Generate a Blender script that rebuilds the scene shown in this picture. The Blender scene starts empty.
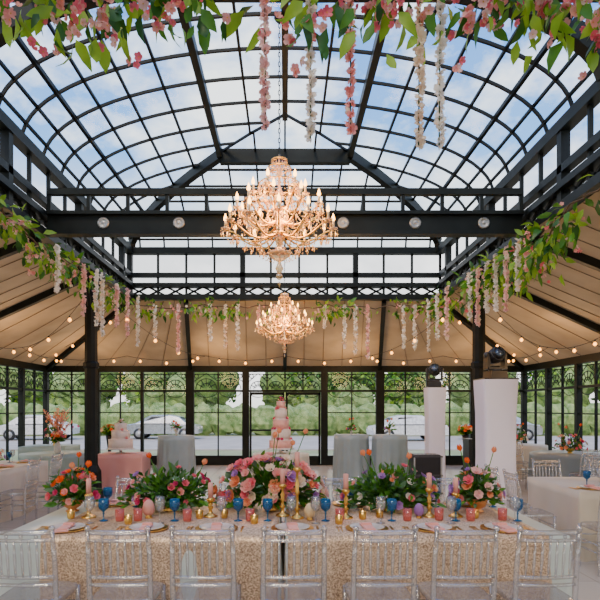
import bpy, math, random
from mathutils import Vector, Matrix, noise
random.seed(11)
U=random.uniform
pi=math.pi
scene=bpy.context.scene
V=Vector

# ---------------------------------------------------------------- materials
def mat(name,c,c2=None,rough=0.5,metal=0.0,scale=8.0,bump=0.0,emit=None,es=0.0,sheen=0.0,tl=0.0,spec=None):
    m=bpy.data.materials.new(name); m.use_nodes=True
    nt=m.node_tree; b=nt.nodes['Principled BSDF']
    b.inputs['Roughness'].default_value=rough
    b.inputs['Metallic'].default_value=metal
    if spec is not None: b.inputs['Specular IOR Level'].default_value=spec
    if sheen: b.inputs['Sheen Weight'].default_value=sheen
    if c2 is None: c2=tuple(x*0.75 for x in c)
    tc=nt.nodes.new('ShaderNodeTexCoord')
    n=nt.nodes.new('ShaderNodeTexNoise'); n.inputs['Scale'].default_value=scale; n.inputs['Detail'].default_value=3
    nt.links.new(tc.outputs['Object'],n.inputs['Vector'])
    r=nt.nodes.new('ShaderNodeValToRGB')
    r.color_ramp.elements[0].position=0.35; r.color_ramp.elements[1].position=0.65
    r.color_ramp.elements[0].color=(*c2,1); r.color_ramp.elements[1].color=(*c,1)
    nt.links.new(n.outputs['Fac'],r.inputs['Fac'])
    nt.links.new(r.outputs['Color'],b.inputs['Base Color'])
    if bump:
        bp=nt.nodes.new('ShaderNodeBump'); bp.inputs['Strength'].default_value=bump
        nt.links.new(n.outputs['Fac'],bp.inputs['Height']); nt.links.new(bp.outputs['Normal'],b.inputs['Normal'])
    if emit:
        b.inputs['Emission Color'].default_value=(*emit,1); b.inputs['Emission Strength'].default_value=es
    if tl:
        t=nt.nodes.new('ShaderNodeBsdfTranslucent'); nt.links.new(r.outputs[0],t.inputs[0])
        mx=nt.nodes.new('ShaderNodeMixShader'); mx.inputs[0].default_value=tl
        o=nt.nodes['Material Output']; nt.links.new(b.outputs[0],mx.inputs[1]); nt.links.new(t.outputs[0],mx.inputs[2]); nt.links.new(mx.outputs[0],o.inputs[0])
    return m
def thin_glass(name,tint,gl=0.08,diff=0.0,dcol=(1,1,1),edge=None):
    m=bpy.data.materials.new(name); m.use_nodes=True; nt=m.node_tree; nt.nodes.clear()
    o=nt.nodes.new('ShaderNodeOutputMaterial'); t=nt.nodes.new('ShaderNodeBsdfTransparent')
    tc=nt.nodes.new('ShaderNodeTexCoord'); n=nt.nodes.new('ShaderNodeTexNoise'); n.inputs['Scale'].default_value=1.5; nt.links.new(tc.outputs['Object'],n.inputs[0])
    mc=nt.nodes.new('ShaderNodeMixRGB'); mc.inputs[1].default_value=(*tint,1); mc.inputs[2].default_value=(*[min(1,x*1.04) for x in tint],1)
    nt.links.new(n.outputs[0],mc.inputs[0])
    g=nt.nodes.new('ShaderNodeBsdfGlossy'); g.inputs['Roughness'].default_value=0.06
    lw=nt.nodes.new('ShaderNodeLayerWeight'); lw.inputs[0].default_value=0.12
    if edge:
        l2=nt.nodes.new('ShaderNodeLayerWeight'); l2.inputs[0].default_value=0.4
        me=nt.nodes.new('ShaderNodeMixRGB'); me.inputs[2].default_value=(*edge,1)
        nt.links.new(l2.outputs['Facing'],me.inputs[0]); nt.links.new(mc.outputs[0],me.inputs[1]); nt.links.new(me.outputs[0],t.inputs[0])
    else: nt.links.new(mc.outputs[0],t.inputs[0])
    mm=nt.nodes.new('ShaderNodeMath'); mm.operation='MULTIPLY'; mm.inputs[1].default_value=1.5*gl
    ad=nt.nodes.new('ShaderNodeMath'); ad.operation='ADD'; ad.inputs[1].default_value=gl; ad.use_clamp=True
    nt.links.new(lw.outputs['Facing'],mm.inputs[0]); nt.links.new(mm.outputs[0],ad.inputs[0])
    mx=nt.nodes.new('ShaderNodeMixShader'); nt.links.new(ad.outputs[0],mx.inputs[0]); nt.links.new(t.outputs[0],mx.inputs[1]); nt.links.new(g.outputs[0],mx.inputs[2])
    last=mx
    if diff:
        d=nt.nodes.new('ShaderNodeBsdfDiffuse'); d.inputs[0].default_value=(*dcol,1)
        m2=nt.nodes.new('ShaderNodeMixShader'); m2.inputs[0].default_value=diff
        nt.links.new(mx.outputs[0],m2.inputs[1]); nt.links.new(d.outputs[0],m2.inputs[2]); last=m2
    nt.links.new(last.outputs[0],o.inputs[0]); return m

IRON=mat('dark_green_iron',(0.010,0.014,0.013),(0.005,0.007,0.007),rough=0.45,scale=3,spec=.22)
IRON2=mat('dark_iron_bars',(0.008,0.011,0.013),(0.005,0.007,0.009),rough=0.5,scale=3,spec=.2)
MEDAL=mat('silver_rosette',(0.45,0.45,0.44),rough=0.4,metal=0.4)
GLASS=thin_glass('roof_glass',(0.90,0.96,1.0),0.02)
WGLASS=thin_glass('window_glass',(0.96,0.98,1.0),0.02)
ACR=thin_glass('clear_acrylic',(0.98,0.97,0.96),0.22,0.12,(1.0,0.96,0.92),edge=(.42,.40,.39))
BLUEG=thin_glass('teal_glass',(0.15,0.55,0.85),0.12,0.45,(0.005,0.16,0.36))
PINKG=thin_glass('pink_glass',(0.95,0.52,0.48),0.10,0.35,(0.75,0.24,0.21))
CLEARG=thin_glass('clear_glass',(0.95,0.96,0.96),0.12,0.06,edge=(.6,.6,.6))
CRYST=thin_glass('crystal',(1.0,0.88,0.66),0.33,0.34,(1.0,0.63,0.26))
GOLD=mat('brushed_gold',(0.88,0.54,0.14),(0.72,0.42,0.09),rough=0.28,metal=1.0)
BULB=mat('lit_bulb',(1,0.7,0.35),rough=0.4,emit=(1.0,0.36,0.04),es=7)
FLAME=mat('chandelier_bulb',(1,0.7,0.35),rough=0.4,emit=(1.0,0.46,0.09),es=12)
CANDLEW=mat('ivory_candle',(0.9,0.66,0.36),rough=0.5)
CANDLEP=mat('blush_candle',(0.88,0.40,0.33),rough=0.5)
CABLE=mat('black_cable',(0.01,0.01,0.01),rough=0.6)
LEAFM=[mat('leaf_dark',(0.035,0.15,0.012),(0.02,0.09,0.01),rough=0.45,scale=5,tl=.3),
       mat('leaf_mid',(0.10,0.31,0.02),(0.06,0.20,0.015),rough=0.45,scale=5,tl=.35),
       mat('leaf_lime',(0.34,0.56,0.03),(0.21,0.41,0.025),rough=0.45,scale=5,tl=.4)]
EUC=mat('leaf_eucalyptus',(0.14,0.28,0.13),(0.09,0.20,0.10),rough=0.6,tl=.3)
PT=0.35
PINK=mat('petal_pink',(0.95,0.23,0.30),(0.9,0.16,0.22),rough=0.6,tl=PT)
HOT=mat('petal_magenta',(0.78,0.06,0.22),(0.65,0.03,0.15),rough=0.6,tl=PT)
BLUSH=mat('petal_blush',(0.98,0.50,0.45),(0.96,0.39,0.36),rough=0.6,tl=PT)
PALE=mat('petal_pale_pink',(0.98,0.68,0.63),(0.96,0.56,0.53),rough=0.6,tl=PT)
PEACH=mat('petal_peach',(0.98,0.44,0.21),(0.95,0.34,0.15),rough=0.6,tl=PT)
ORANGE=mat('petal_orange',(1.0,0.20,0.02),(0.92,0.12,0.01),rough=0.6,tl=PT)
LAV=mat('petal_lavender',(0.54,0.30,0.66),(0.44,0.21,0.56),rough=0.6,tl=PT)
CREAM=mat('petal_cream',(0.98,0.85,0.66),(0.95,0.75,0.56),rough=0.6,tl=PT)
WHITE=mat('petal_white',(0.98,0.94,0.86),(0.94,0.87,0.78),rough=0.6,tl=PT)
YEL=mat('flower_center',(0.9,0.55,0.06),rough=0.7)
SILV=mat('silver_sage_satin',(0.54,0.60,0.57),(0.42,0.49,0.47),rough=0.3,scale=1.5,sheen=0.2)
IVORY=mat('ivory_satin',(0.68,0.59,0.46),(0.60,0.52,0.40),rough=0.4,scale=1.5,sheen=0.2)
SAGE=mat('sage_satin',(0.38,0.50,0.45),(0.32,0.43,0.39),rough=0.4,scale=1.5)
GREYB=mat('bluegrey_satin',(0.31,0.36,0.37),(0.24,0.29,0.30),rough=0.35,scale=1.5)
PINKC=mat('blush_satin',(0.84,0.40,0.34),(0.76,0.33,0.28),rough=0.45,scale=1.5)
WCLOTH=mat('white_spandex',(0.84,0.79,0.90),(0.77,0.72,0.84),rough=0.6,scale=1.0)
CHINA=mat('white_china',(0.78,0.73,0.67),rough=0.15)
CAKEP=mat('pink_fondant',(0.93,0.46,0.37),(0.88,0.38,0.31),rough=0.5,scale=20)
CAKEW=mat('white_icing',(0.90,0.74,0.63),(0.85,0.68,0.57),rough=0.5,scale=25,bump=0.2)
BLACK=mat('black_plastic',(0.012,0.012,0.014),rough=0.35)
DGREY=mat('dark_grey_case',(0.05,0.05,0.055),rough=0.4)
LENS=mat('fixture_lens',(0.15,0.2,0.3),rough=0.05,metal=0.6)
CERAM=mat('ceramic_vase',(0.80,0.72,0.62),rough=0.3)
TERRA=mat('copper_vase',(0.85,0.36,0.12),(0.7,0.26,0.08),rough=0.35,metal=0.5)
BARK=mat('bark',(0.14,0.09,0.05),(0.08,0.05,0.03),rough=0.9)
TREE=mat('tree_foliage',(0.24,0.34,0.08),(0.07,0.15,0.03),rough=0.8,scale=1.6,bump=0.6)
TREE2=mat('hedge_foliage',(0.32,0.40,0.15),(0.11,0.20,0.05),rough=0.8,scale=2.5,bump=0.6)
PAMPAS=mat('pampas',(0.95,0.48,0.26),(0.85,0.36,0.18),rough=0.9,tl=.3)

def sequin():
    m=bpy.data.materials.new('champagne_sequin'); m.use_nodes=True; nt=m.node_tree; b=nt.nodes['Principled BSDF']
    tc=nt.nodes.new('ShaderNodeTexCoord'); vo=nt.nodes.new('ShaderNodeTexVoronoi'); vo.inputs['Scale'].default_value=130
    nt.links.new(tc.outputs['Object'],vo.inputs['Vector'])
    r=nt.nodes.new('ShaderNodeValToRGB'); r.color_ramp.elements[0].color=(0.26,0.155,0.09,1); r.color_ramp.elements[1].color=(0.80,0.59,0.40,1)
    r.color_ramp.elements[0].position=0.0; r.color_ramp.elements[1].position=0.95
    sp=nt.nodes.new('ShaderNodeSeparateColor'); nt.links.new(vo.outputs['Color'],sp.inputs[0])
    v2=nt.nodes.new('ShaderNodeTexVoronoi'); v2.inputs['Scale'].default_value=16; nt.links.new(tc.outputs['Object'],v2.inputs['Vector'])
    ms=nt.nodes.new('ShaderNodeMath'); ms.operation='MULTIPLY'; ms.inputs[1].default_value=22; nt.links.new(v2.outputs['Distance'],ms.inputs[0])
    sn=nt.nodes.new('ShaderNodeMath'); sn.operation='SINE'; nt.links.new(ms.outputs[0],sn.inputs[0])
    sc=nt.nodes.new('ShaderNodeMath'); sc.operation='MULTIPLY_ADD'; sc.inputs[1].default_value=0.14; nt.links.new(sn.outputs[0],sc.inputs[0]); nt.links.new(sp.outputs[0],sc.inputs[2])
    nt.links.new(sc.outputs[0],r.inputs[0])
    nt.links.new(r.outputs[0],b.inputs['Base Color'])
    b.inputs['Metallic'].default_value=0.3; b.inputs['Roughness'].default_value=0.4
    bp=nt.nodes.new('ShaderNodeBump'); bp.inputs['Strength'].default_value=0.4; nt.links.new(vo.outputs['Color'],bp.inputs['Height']); nt.links.new(bp.outputs[0],b.inputs['Normal'])
    return m
SEQ=sequin()
def floormat():
    m=bpy.data.materials.new('pale_tile_floor'); m.use_nodes=True; nt=m.node_tree; b=nt.nodes['Principled BSDF']
    tc=nt.nodes.new('ShaderNodeTexCoord'); br=nt.nodes.new('ShaderNodeTexBrick'); br.offset=0.0
    br.inputs['Scale'].default_value=1.0; br.inputs['Brick Width'].default_value=0.6; br.inputs['Row Height'].default_value=0.6; br.inputs['Mortar Size'].default_value=0.006
    br.inputs['Color1'].default_value=(0.50,0.46,0.41,1); br.inputs['Color2'].default_value=(0.45,0.41,0.36,1); br.inputs['Mortar'].default_value=(0.28,0.26,0.23,1)
    nt.links.new(tc.outputs['Object'],br.inputs['Vector']); nt.links.new(br.outputs['Color'],b.inputs['Base Color']); b.inputs['Roughness'].default_value=0.22
    return m
FLOORM=floormat()
CANVAS=mat('beige_ceiling_canvas',(0.50,0.385,0.245),(0.38,0.29,0.18),rough=0.8,scale=1.2,tl=.05)
SEAM=mat('canvas_seam',(0.20,0.15,0.09),rough=0.8)

# ---------------------------------------------------------------- mesh builder
class MB:
    def __init__(s): s.v=[];s.f=[];s.m=[];s.sm=[];s.mats=[]
    def mi(s,m):
        if m not in s.mats: s.mats.append(m)
        return s.mats.index(m)
    def add(s,vs,fs,m,smooth=False,M=None):
        o=len(s.v); k=s.mi(m)
        for v in vs:
            v=V(v)
            if M is not None: v=M@v
            s.v.append(v)
        for f in fs:
            s.f.append([o+i for i in f]); s.m.append(k); s.sm.append(smooth)
    def box(s,c,size,m,rz=0,taper=1.0,M=None):
        x,y,z=[d/2 for d in size]
        vs=[(-x,-y,-z),(x,-y,-z),(x,y,-z),(-x,y,-z),(-x*taper,-y*taper,z),(x*taper,-y*taper,z),(x*taper,y*taper,z),(-x*taper,y*taper,z)]
        T=Matrix.Translation(c)@Matrix.Rotation(rz,4,'Z')
        if M is not None: T=M@T
        s.add(vs,[(0,3,2,1),(4,5,6,7),(0,1,5,4),(1,2,6,5),(2,3,7,6),(3,0,4,7)],m,False,T)
    def beam(s,p,q,w,h,m):
        p=V(p);q=V(q);d=(q-p).normalized()
        up=V((0,0,1))
        if abs(d.z)>0.99: up=V((0,1,0))
        sd=d.cross(up).normalized(); u=sd.cross(d).normalized()
        vs=[]
        for a in (p,q):
            for (i,j) in ((-1,-1),(1,-1),(1,1),(-1,1)): vs.append(a+sd*(i*w/2)+u*(j*h/2))
        s.add(vs,[(3,2,1,0),(4,5,6,7),(0,1,5,4),(1,2,6,5),(2,3,7,6),(3,0,4,7)],m)
    def tube(s,path,r,m,n=6,closed=False,cap=True):
        path=[V(p) for p in path]; N=len(path); vs=[]
        rr=r if isinstance(r,(list,tuple)) else [r]*N
        prev=None
        for i,p in enumerate(path):
            a=path[(i-1)%N] if (i>0 or closed) else p
            b=path[(i+1)%N] if (i<N-1 or closed) else p
            d=(b-a)
            d=d.normalized() if d.length>1e-9 else V((0,0,1))
            if prev is None:
                ref=V((0,0,1)) if abs(d.z)<0.9 else V((0,1,0))
                x=d.cross(ref).normalized()
            else:
                x=(prev-d*prev.dot(d))
                x=x.normalized() if x.length>1e-6 else d.orthogonal().normalized()
            prev=x; y=d.cross(x)
            for k in range(n):
                t=2*pi*k/n; vs.append(p+x*(rr[i]*math.cos(t))+y*(rr[i]*math.sin(t)))
        fs=[]
        for i in range(N if closed else N-1):
            j=(i+1)%N
            for k in range(n):
                l=(k+1)%n; fs.append((i*n+k,i*n+l,j*n+l,j*n+k))
        if cap and not closed:
            fs.append(tuple(range(n-1,-1,-1))); fs.append(tuple((N-1)*n+k for k in range(n)))
        s.add(vs,fs,m,True)
    def lathe(s,prof,m,n=16,o=(0,0,0),M=None,smooth=True,sc=1.0):
        vs=[];N=len(prof)
        for (r,z) in prof:
            for k in range(n):
                t=2*pi*k/n; vs.append((r*sc*math.cos(t),r*sc*math.sin(t),z*sc))
        fs=[]
        for i in range(N-1):
            for k in range(n):
                l=(k+1)%n; fs.append((i*n+k,i*n+l,(i+1)*n+l,(i+1)*n+k))
        fs.append(tuple(range(n-1,-1,-1))); fs.append(tuple((N-1)*n+k for k in range(n)))
        T=Matrix.Translation(o)
        if M is not None: T=T@M
        s.add(vs,fs,m,smooth,T)
    def ball(s,c,r,m,n=10,rings=6,sz=1.0):
        prof=[(max(1e-4,r*math.sin(pi*i/rings)),-r*sz*math.cos(pi*i/rings)) for i in range(rings+1)]
        s.lathe(prof,m,n,c)
    def octa(s,c,r,h,m):
        c=V(c); vs=[c+V((0,0,h*0.35)),c+V((r,0,0)),c+V((0,r,0)),c+V((-r,0,0)),c+V((0,-r,0)),c-V((0,0,h*0.65))]
        s.add(vs,[(0,1,2),(0,2,3),(0,3,4),(0,4,1),(5,2,1),(5,3,2),(5,4,3),(5,1,4)],m)
    def leaf(s,p,d,L,W,m,curl=0.2,up=None):
        p=V(p); d=V(d).normalized()
        if up is None: up=V((U(-1,1),U(-1,1),U(-0.2,1.2)))
        sd=d.cross(V(up)); 
        sd=sd.normalized() if sd.length>1e-4 else d.orthogonal().normalized()
        n=sd.cross(d).normalized()
        a=p; b=p+d*L*0.35+n*(0.04*L); c=p+d*L*0.7-n*(curl*L*0.3); t=p+d*L-n*(curl*L)
        e=0.10*W
        vs=[a,b,c,t,b+sd*W*.5+n*e,c+sd*W*.38+n*e,b-sd*W*.5+n*e,c-sd*W*.38+n*e]
        s.add(vs,[(0,4,1),(1,4,5,2),(2,5,3),(0,1,6),(1,2,7,6),(2,3,7)],m,True)
    def flower(s,p,nrm,r,m,layers=2,center=None,np=5):
        p=V(p); w=V(nrm).normalized(); x=w.orthogonal().normalized(); y=w.cross(x)
        for L in range(layers):
            rl=r*(1-0.30*L); tilt=0.35+0.38*L; off=U(0,6)
            for k in range(np):
                t=off+2*pi*k/np; d=x*math.cos(t)+y*math.sin(t); q=w.cross(d)
                o=p+w*(0.05*r*L)
                dir1=d*math.cos(tilt)+w*math.sin(tilt)
                t2=tilt+0.55; dir2=d*math.cos(t2)+w*math.sin(t2)
                m1=o+dir1*rl*0.55; e=m1+dir2*rl*0.5-w*0.05*r
                hw=rl*0.42
                s.add([o,m1+q*hw+w*r*.06,m1-q*hw+w*r*.06,e+q*hw*.7,e-q*hw*.7,m1,e+d*rl*0.08],[(0,1,5),(0,5,2),(5,1,3,6),(5,6,4,2)],m,True)
        if center: s.octa(p+w*r*0.15,r*0.16,r*0.3,center)
        else: s.octa(p+w*r*0.3,r*0.25,r*0.5,m)
    def build(s,name,loc=(0,0,0),rz=0,parent=None):
        me=bpy.data.meshes.new(name); me.from_pydata(s.v,[],s.f)
        for m in s.mats: me.materials.append(m)
        me.polygons.foreach_set('material_index',s.m); me.polygons.foreach_set('use_smooth',s.sm); me.update()
        return place(me,name,loc,rz,parent)
def place(me,name,loc=(0,0,0),rz=0,parent=None,sc=1):
    o=bpy.data.objects.new(name,me); scene.collection.objects.link(o); o.location=loc; o.rotation_euler=(0,0,rz); o.scale=(sc,sc,sc)
    if parent: o.parent=parent
    return o

# ---------------------------------------------------------------- dimensions
W=3.6; Y0=-3.0; Y1=13.0; RW=7.0; RY0=-6.4; RY1=16.4
ZB=4.17; SPR=5.35; RISE=1.25; EAVE=2.87
def fz(u):
    u=max(0,min(W,u)); return SPR+RISE*math.sqrt(max(0,1-(1-u/W)**2))
def zz(x,y): return fz(min(W-abs(x),Y1-y,y-Y0))

mb=MB(); mb.box((0,(RY0+RY1)/2,-0.1),(2*RW+0.3,RY1-RY0+0.3,0.2),FLOORM); mb.build('floor')
GR=mat('outdoor_ground',(0.34,0.36,0.20),(0.24,0.28,0.12),rough=0.9,scale=0.35)
ASPH=mat('asphalt',(0.46,0.42,0.38),(0.38,0.35,0.31),rough=0.9,scale=1)
mb=MB(); mb.box((0,10,-0.45),(200,200,0.3),GR); mb.build('ground')
mb=MB(); mb.box((0,32,-0.28),(90,12,0.06),ASPH); mb.build('car_park')

# ---------------------------------------------------------------- roof
mb=MB()
xs=[W*math.cos(math.radians(10*k)) for k in range(0,10)]
xs_all=[-x for x in xs]+[x for x in reversed(xs[:-1])]
us=[W-x for x in xs]
ys=sorted(set([round(Y1-u,4) for u in us]+[round(Y0+u,4) for u in us]+[round(Y0+W+(Y1-Y0-2*W)*i/16,4) for i in range(17)]))
nx=len(xs_all)
vs=[(x,y,zz(x,y)+0.03) for y in ys for x in xs_all]
fs=[(j*nx+i,j*nx+i+1,(j+1)*nx+i+1,(j+1)*nx+i) for j in range(len(ys)-1) for i in range(nx-1)]
mb.add(vs,fs,GLASS)
for x in sorted(set(round(a,5) for a in xs_all)):
    u=W-abs(x); a=Y0+u; b=Y1-u; z=fz(u)
    k=round(math.degrees(math.acos(min(1,abs(x)/W)))/10)
    if k==7: mb.beam((x,a,z-0.06),(x,b,z-0.06),0.10,0.14,IRON)
    elif k==9: mb.beam((x,a,z-0.05),(x,b,z-0.05),0.09,0.12,IRON)
    elif k in (3,): mb.beam((x,a,z),(x,b,z),0.055,0.06,IRON2)
    else: mb.beam((x,a,z),(x,b,z),0.036,0.04,IRON2)
for u in us[1:8]:
    h=W-u
    for yy in (Y1-u,Y0+u):
        if abs(u-us[7])<1e-4: mb.beam((-h,yy,fz(u)-0.09),(h,yy,fz(u)-0.09),0.14,0.26,IRON)
        else: mb.beam((-h,yy,fz(u)),(h,yy,fz(u)),0.034,0.04,IRON2)
def arc(y,umax,w,h,side,drop,mt):
    us2=[W*(1-math.cos(math.radians(a))) for a in range(0,91,5)]
    pts=[u for u in us2 if u<=umax+1e-6]
    if umax<W and pts[-1]<umax-0.02: pts.append(umax)
    for a,b in zip(pts[:-1],pts[1:]):
        mb.beam((side*(W-a),y,fz(a)-drop),(side*(W-b),y,fz(b)-drop),w,h,mt)
N=24
for i in range(1,N):
    y=Y0+(Y1-Y0)*i/N
    for sd in (-1,1): arc(y,min(W,Y1-y,y-Y0),0.034,0.04,sd,0,IRON2)
for y in (0.8,6.2):
    for sd in (-1,1): arc(y,W,0.16,0.20,sd,0.10,IRON)
for k in range(-6,7):
    x=k*0.56; um=W-abs(x)
    us2=[W*(1-math.cos(math.radians(a))) for a in range(0,91,5)]
    pts=[u for u in us2 if u<=um+1e-6]
    if pts[-1]<um-0.02: pts.append(um)
    for a,b in zip(pts[:-1],pts[1:]):
        for e,sg in ((Y1,-1),(Y0,1)):
            mb.beam((x,e+sg*a,fz(a)),(x,e+sg*b,fz(b)),0.034,0.04,IRON2)
us2=[W*(1-math.cos(math.radians(a))) for a in range(0,91,10)]
for i,(a,b) in enumerate(zip(us2[:-1],us2[1:])):
    for sx in (-1,1):
        for e,sg in ((Y1,-1),(Y0,1)):
            if i<7: mb.beam((sx*(W-a),e+sg*a,fz(a)-0.06),(sx*(W-b),e+sg*b,fz(b)-0.06),0.13,0.18,IRON)
            else: mb.beam((sx*(W-a),e+sg*a,fz(a)),(sx*(W-b),e+sg*b,fz(b)),0.034,0.04,IRON2)
mb.build('ceiling_skylight')

# ---------------------------------------------------------------- lantern walls (clerestory)
mb=MB()
def lantern_side(p,q):
    p=V(p);q=V(q);L=(q-p).length; d=(q-p).normalized()
    def seg(z,w,h): mb.beam(p+V((0,0,z)),q+V((0,0,z)),w,h,IRON)
    seg(ZB+0.06,0.24,0.12); seg(ZB+0.34,0.22,0.09); seg(4.75,0.12,0.10); seg(5.31,0.16,0.15)
    n=int(L/0.42)
    for i in range(n):
        a=p+d*(L*i/n); b=p+d*(L*(i+1)/n)
        mb.beam(a+V((0,0,ZB+.1)),b+V((0,0,ZB+.31)),0.04,0.04,IRON); mb.beam(a+V((0,0,ZB+.31)),b+V((0,0,ZB+.1)),0.04,0.04,IRON)
    n=int(L/0.62)
    for i in range(n+1):
        a=p+d*(L*i/n); big=(i%4==0)
        mb.beam(a+V((0,0,ZB)),a+V((0,0,5.3)),0.12 if big else 0.05,0.12 if big else 0.05,IRON)
    mb.add([p+V((0,0,4.78)),q+V((0,0,4.78)),q+V((0,0,5.24)),p+V((0,0,5.24))],[(0,1,2,3)],WGLASS)
    mb.add([p+V((0,0,4.53)),q+V((0,0,4.53)),q+V((0,0,4.72)),p+V((0,0,4.72))],[(0,1,2,3)],WGLASS)
lantern_side((-W,Y0,0),(-W,Y1,0)); lantern_side((W,Y0,0),(W,Y1,0)); lantern_side((-W,Y1,0),(W,Y1,0)); lantern_side((-W,Y0,0),(W,Y0,0))
mb.build('wall_clerestory')

def truss(y,name):
    t=MB(); w2=2*W-0.26
    t.box((0,y,ZB+0.20),(w2,0.05,0.28),IRON)
    t.box((0,y,ZB+0.05),(w2,0.18,0.05),IRON); t.box((0,y,ZB+0.34),(w2,0.18,0.05),IRON)
    t.box((0,y,4.83),(w2,0.09,0.09),IRON)
    n=12
    for i in range(n+1):
        x=-W+0.15+(2*W-0.3)*i/n
        t.box((x,y,4.65),(0.05,0.05,0.32),IRON)
    for x in (-2.65,-1.55,-0.5,0.85,1.9,2.9):
        for s_ in (-1,1):
            t.lathe([(0.001,0),(0.085,0.0),(0.085,0.012),(0.055,0.022),(0.05,0.012),(0.02,0.02),(0.001,0.03)],MEDAL,20,(x,y+s_*0.025,ZB+0.20),Matrix.Rotation(s_*-pi/2,4,'X'))
    return t.build(name)
truss(8.2,'cross_truss'); truss(3.4,'cross_truss'); truss(-1.4,'cross_truss')

mb=MB()
mb.lathe([(0.24,0),(0.24,0.12),(0.20,0.16),(0.19,0.5),(0.16,0.55),(0.125,0.62),(0.12,2.4),(0.15,2.43),(0.15,2.5),(0.12,2.53),(0.115,3.75),(0.15,3.8),(0.14,3.88),(0.19,4.0),(0.24,4.1),(0.24,4.17)],IRON,10,smooth=False)
for a in range(4):
    t=a*pi/2; pts=[(0.11*math.cos(t)+0.5*math.cos(t)*(1-math.cos(b)),0.11*math.sin(t)+0.5*math.sin(t)*(1-math.cos(b)),3.55+0.58*math.sin(b)) for b in [i*pi/12 for i in range(7)]]
    if a in (1,3): mb.tube(pts,0.035,IRON,6)
col=mb.build('iron_column',(-W,10.4,0)); 
for p in ((W,10.4),(-W,1.0),(W,1.0)): place(col.data,'iron_column',(p[0],p[1],0))

# ---------------------------------------------------------------- canvas ceiling
def quadsurf(m,a,b,c,d,n1,n2,sag,mt):
    a,b,c,d=V(a),V(b),V(c),V(d); vs=[]
    for j in range(n2+1):
        t=j/n2
        for i in range(n1+1):
            s_=i/n1; p=(a*(1-s_)+b*s_)*(1-t)+(d*(1-s_)+c*s_)*t
            p.z-=sag*abs(math.sin(pi*s_))*(0.3+0.7*t)*(1-t)*2.2
            vs.append(p)
    m.add(vs,[(j*(n1+1)+i,j*(n1+1)+i+1,(j+1)*(n1+1)+i+1,(j+1)*(n1+1)+i) for j in range(n2) for i in range(n1)],mt,True)
mb=MB(); rf=MB()
def strip(toppts,botpts):
    for i in range(len(toppts)-1):
        quadsurf(mb,toppts[i],toppts[i+1],botpts[i+1],botpts[i],8,8,0.10,CANVAS)
    for i,(a,b) in enumerate(zip(toppts,botpts)):
        rf.beam(V(a)-V((0,0,0.06)),V(b)-V((0,0,0.06)),0.10,0.14,IRON)
    for i in range(len(toppts)-1):
        for f in (0.2,0.4,0.6,0.8):
            a=V(toppts[i]).lerp(V(toppts[i+1]),f); b=V(botpts[i]).lerp(V(botpts[i+1]),f)
            pts=[]
            for k in range(9):
                t=k/8; p=a.lerp(b,t); p.z-=0.10*math.sin(pi*f)*(0.3+0.7*t)*(1-t)*2.2+0.010; pts.append(p)
            rf.tube(pts,0.007,SEAM,4)
ZT=ZB+0.05
for sx in (-1,1):
    yt=[Y0,-1.4,1.0,3.4,5.8,8.2,10.4,Y1]; yb=[RY0,-2.2,1.0,3.4,5.8,8.2,10.9,RY1]
    strip([(sx*W,y,ZT) for y in yt],[(sx*RW,y,EAVE) for y in yb])
for (a,b) in ((Y1,RY1),(Y0,RY0)):
    xt=[-W,-2.3,0,2.3,W]; xb=[-RW,-2.77,0,2.77,RW]
    strip([(x,a,ZT) for x in xt],[(x,b,EAVE) for x in xb])
mb.build('ceiling'); rf.build('ceiling_rafters')

# ---------------------------------------------------------------- glazed walls
def wallframe(bays,Ltot,M,name,door=None):
    m=MB()
    def bx(x0,x1,z0,z1,t=0.10,y=0,mt=IRON): m.box(((x0+x1)/2,y,(z0+z1)/2),(x1-x0,t,z1-z0),mt,0,1.0,M)
    bx(-Ltot/2,Ltot/2,2.72,EAVE+0.03,0.16); 
    edges=[-Ltot/2]
    for a,b in bays: edges+= [a,b]
    edges.append(Ltot/2)
    for i in range(0,len(edges),2):
        if edges[i+1]-edges[i]>0.01: bx(edges[i],edges[i+1],0,2.72,0.14)
    for (a,b) in bays:
        isd = door and abs(a-door[0])<1e-6
        if not isd:
            bx(a,b,0,0.24,0.08); bx(a,b,0.24,0.28,0.12)
        else: bx(a,b,0,0.04,0.12)
        bx(a,b,2.14,2.20,0.10)
        n=2 if b-a<1.6 else (3 if b-a<1.9 else 4)
        w=(b-a)/n
        for k in range(1,n): bx(a+w*k-0.018,a+w*k+0.018,0.24 if not isd else 2.14,2.72,0.06)
        if not isd: bx(a,b,1.52,1.55,0.05)
        for k in range(n):
            cx=a+w*(k+0.5); r=w*0.44
            def tt(pts,rr=0.012,closed=False):
                m.tube([M@V(p) for p in pts],rr,IRON,4,closed)
            tt([(cx+r*math.cos(t),0,2.22+r*math.sin(t)) for t in [pi*i/10 for i in range(11)]])
            tt([(cx+r*.55*math.cos(t),0,2.22+r*.55*math.sin(t)) for t in [pi*i/8 for i in range(9)]])
            for ang in (30,60,90,120,150):
                t=math.radians(ang); tt([(cx+r*.3*math.cos(t),0,2.22+r*.3*math.sin(t)),(cx+r*math.cos(t),0,2.22+r*math.sin(t))])
            for sx in (-1,1):
                tt([(cx+sx*(w*.5-.07)+.06*math.cos(t),0,2.60+.06*math.sin(t)) for t in [2*pi*i/8 for i in range(8)]],0.012,True)
            tt([(cx-w/2,0,2.2+.25),(cx,0,2.68),(cx+w/2,0,2.2+.25)])
            tt([(cx-w/2,0,2.66),(cx+w/2,0,2.66)])
            tt([(cx+w*.45*math.cos(t),0,2.14-0.16*math.sin(t)) for t in [pi*i/8 for i in range(9)]],0.010)
    return m.build(name)
half=[(1.25,2.66),(2.90,4.14),(4.22,5.42),(5.56,6.93)]
bays=sorted([(-b,-a) for a,b in half]+[(-1.05,1.05)]+half)
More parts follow.
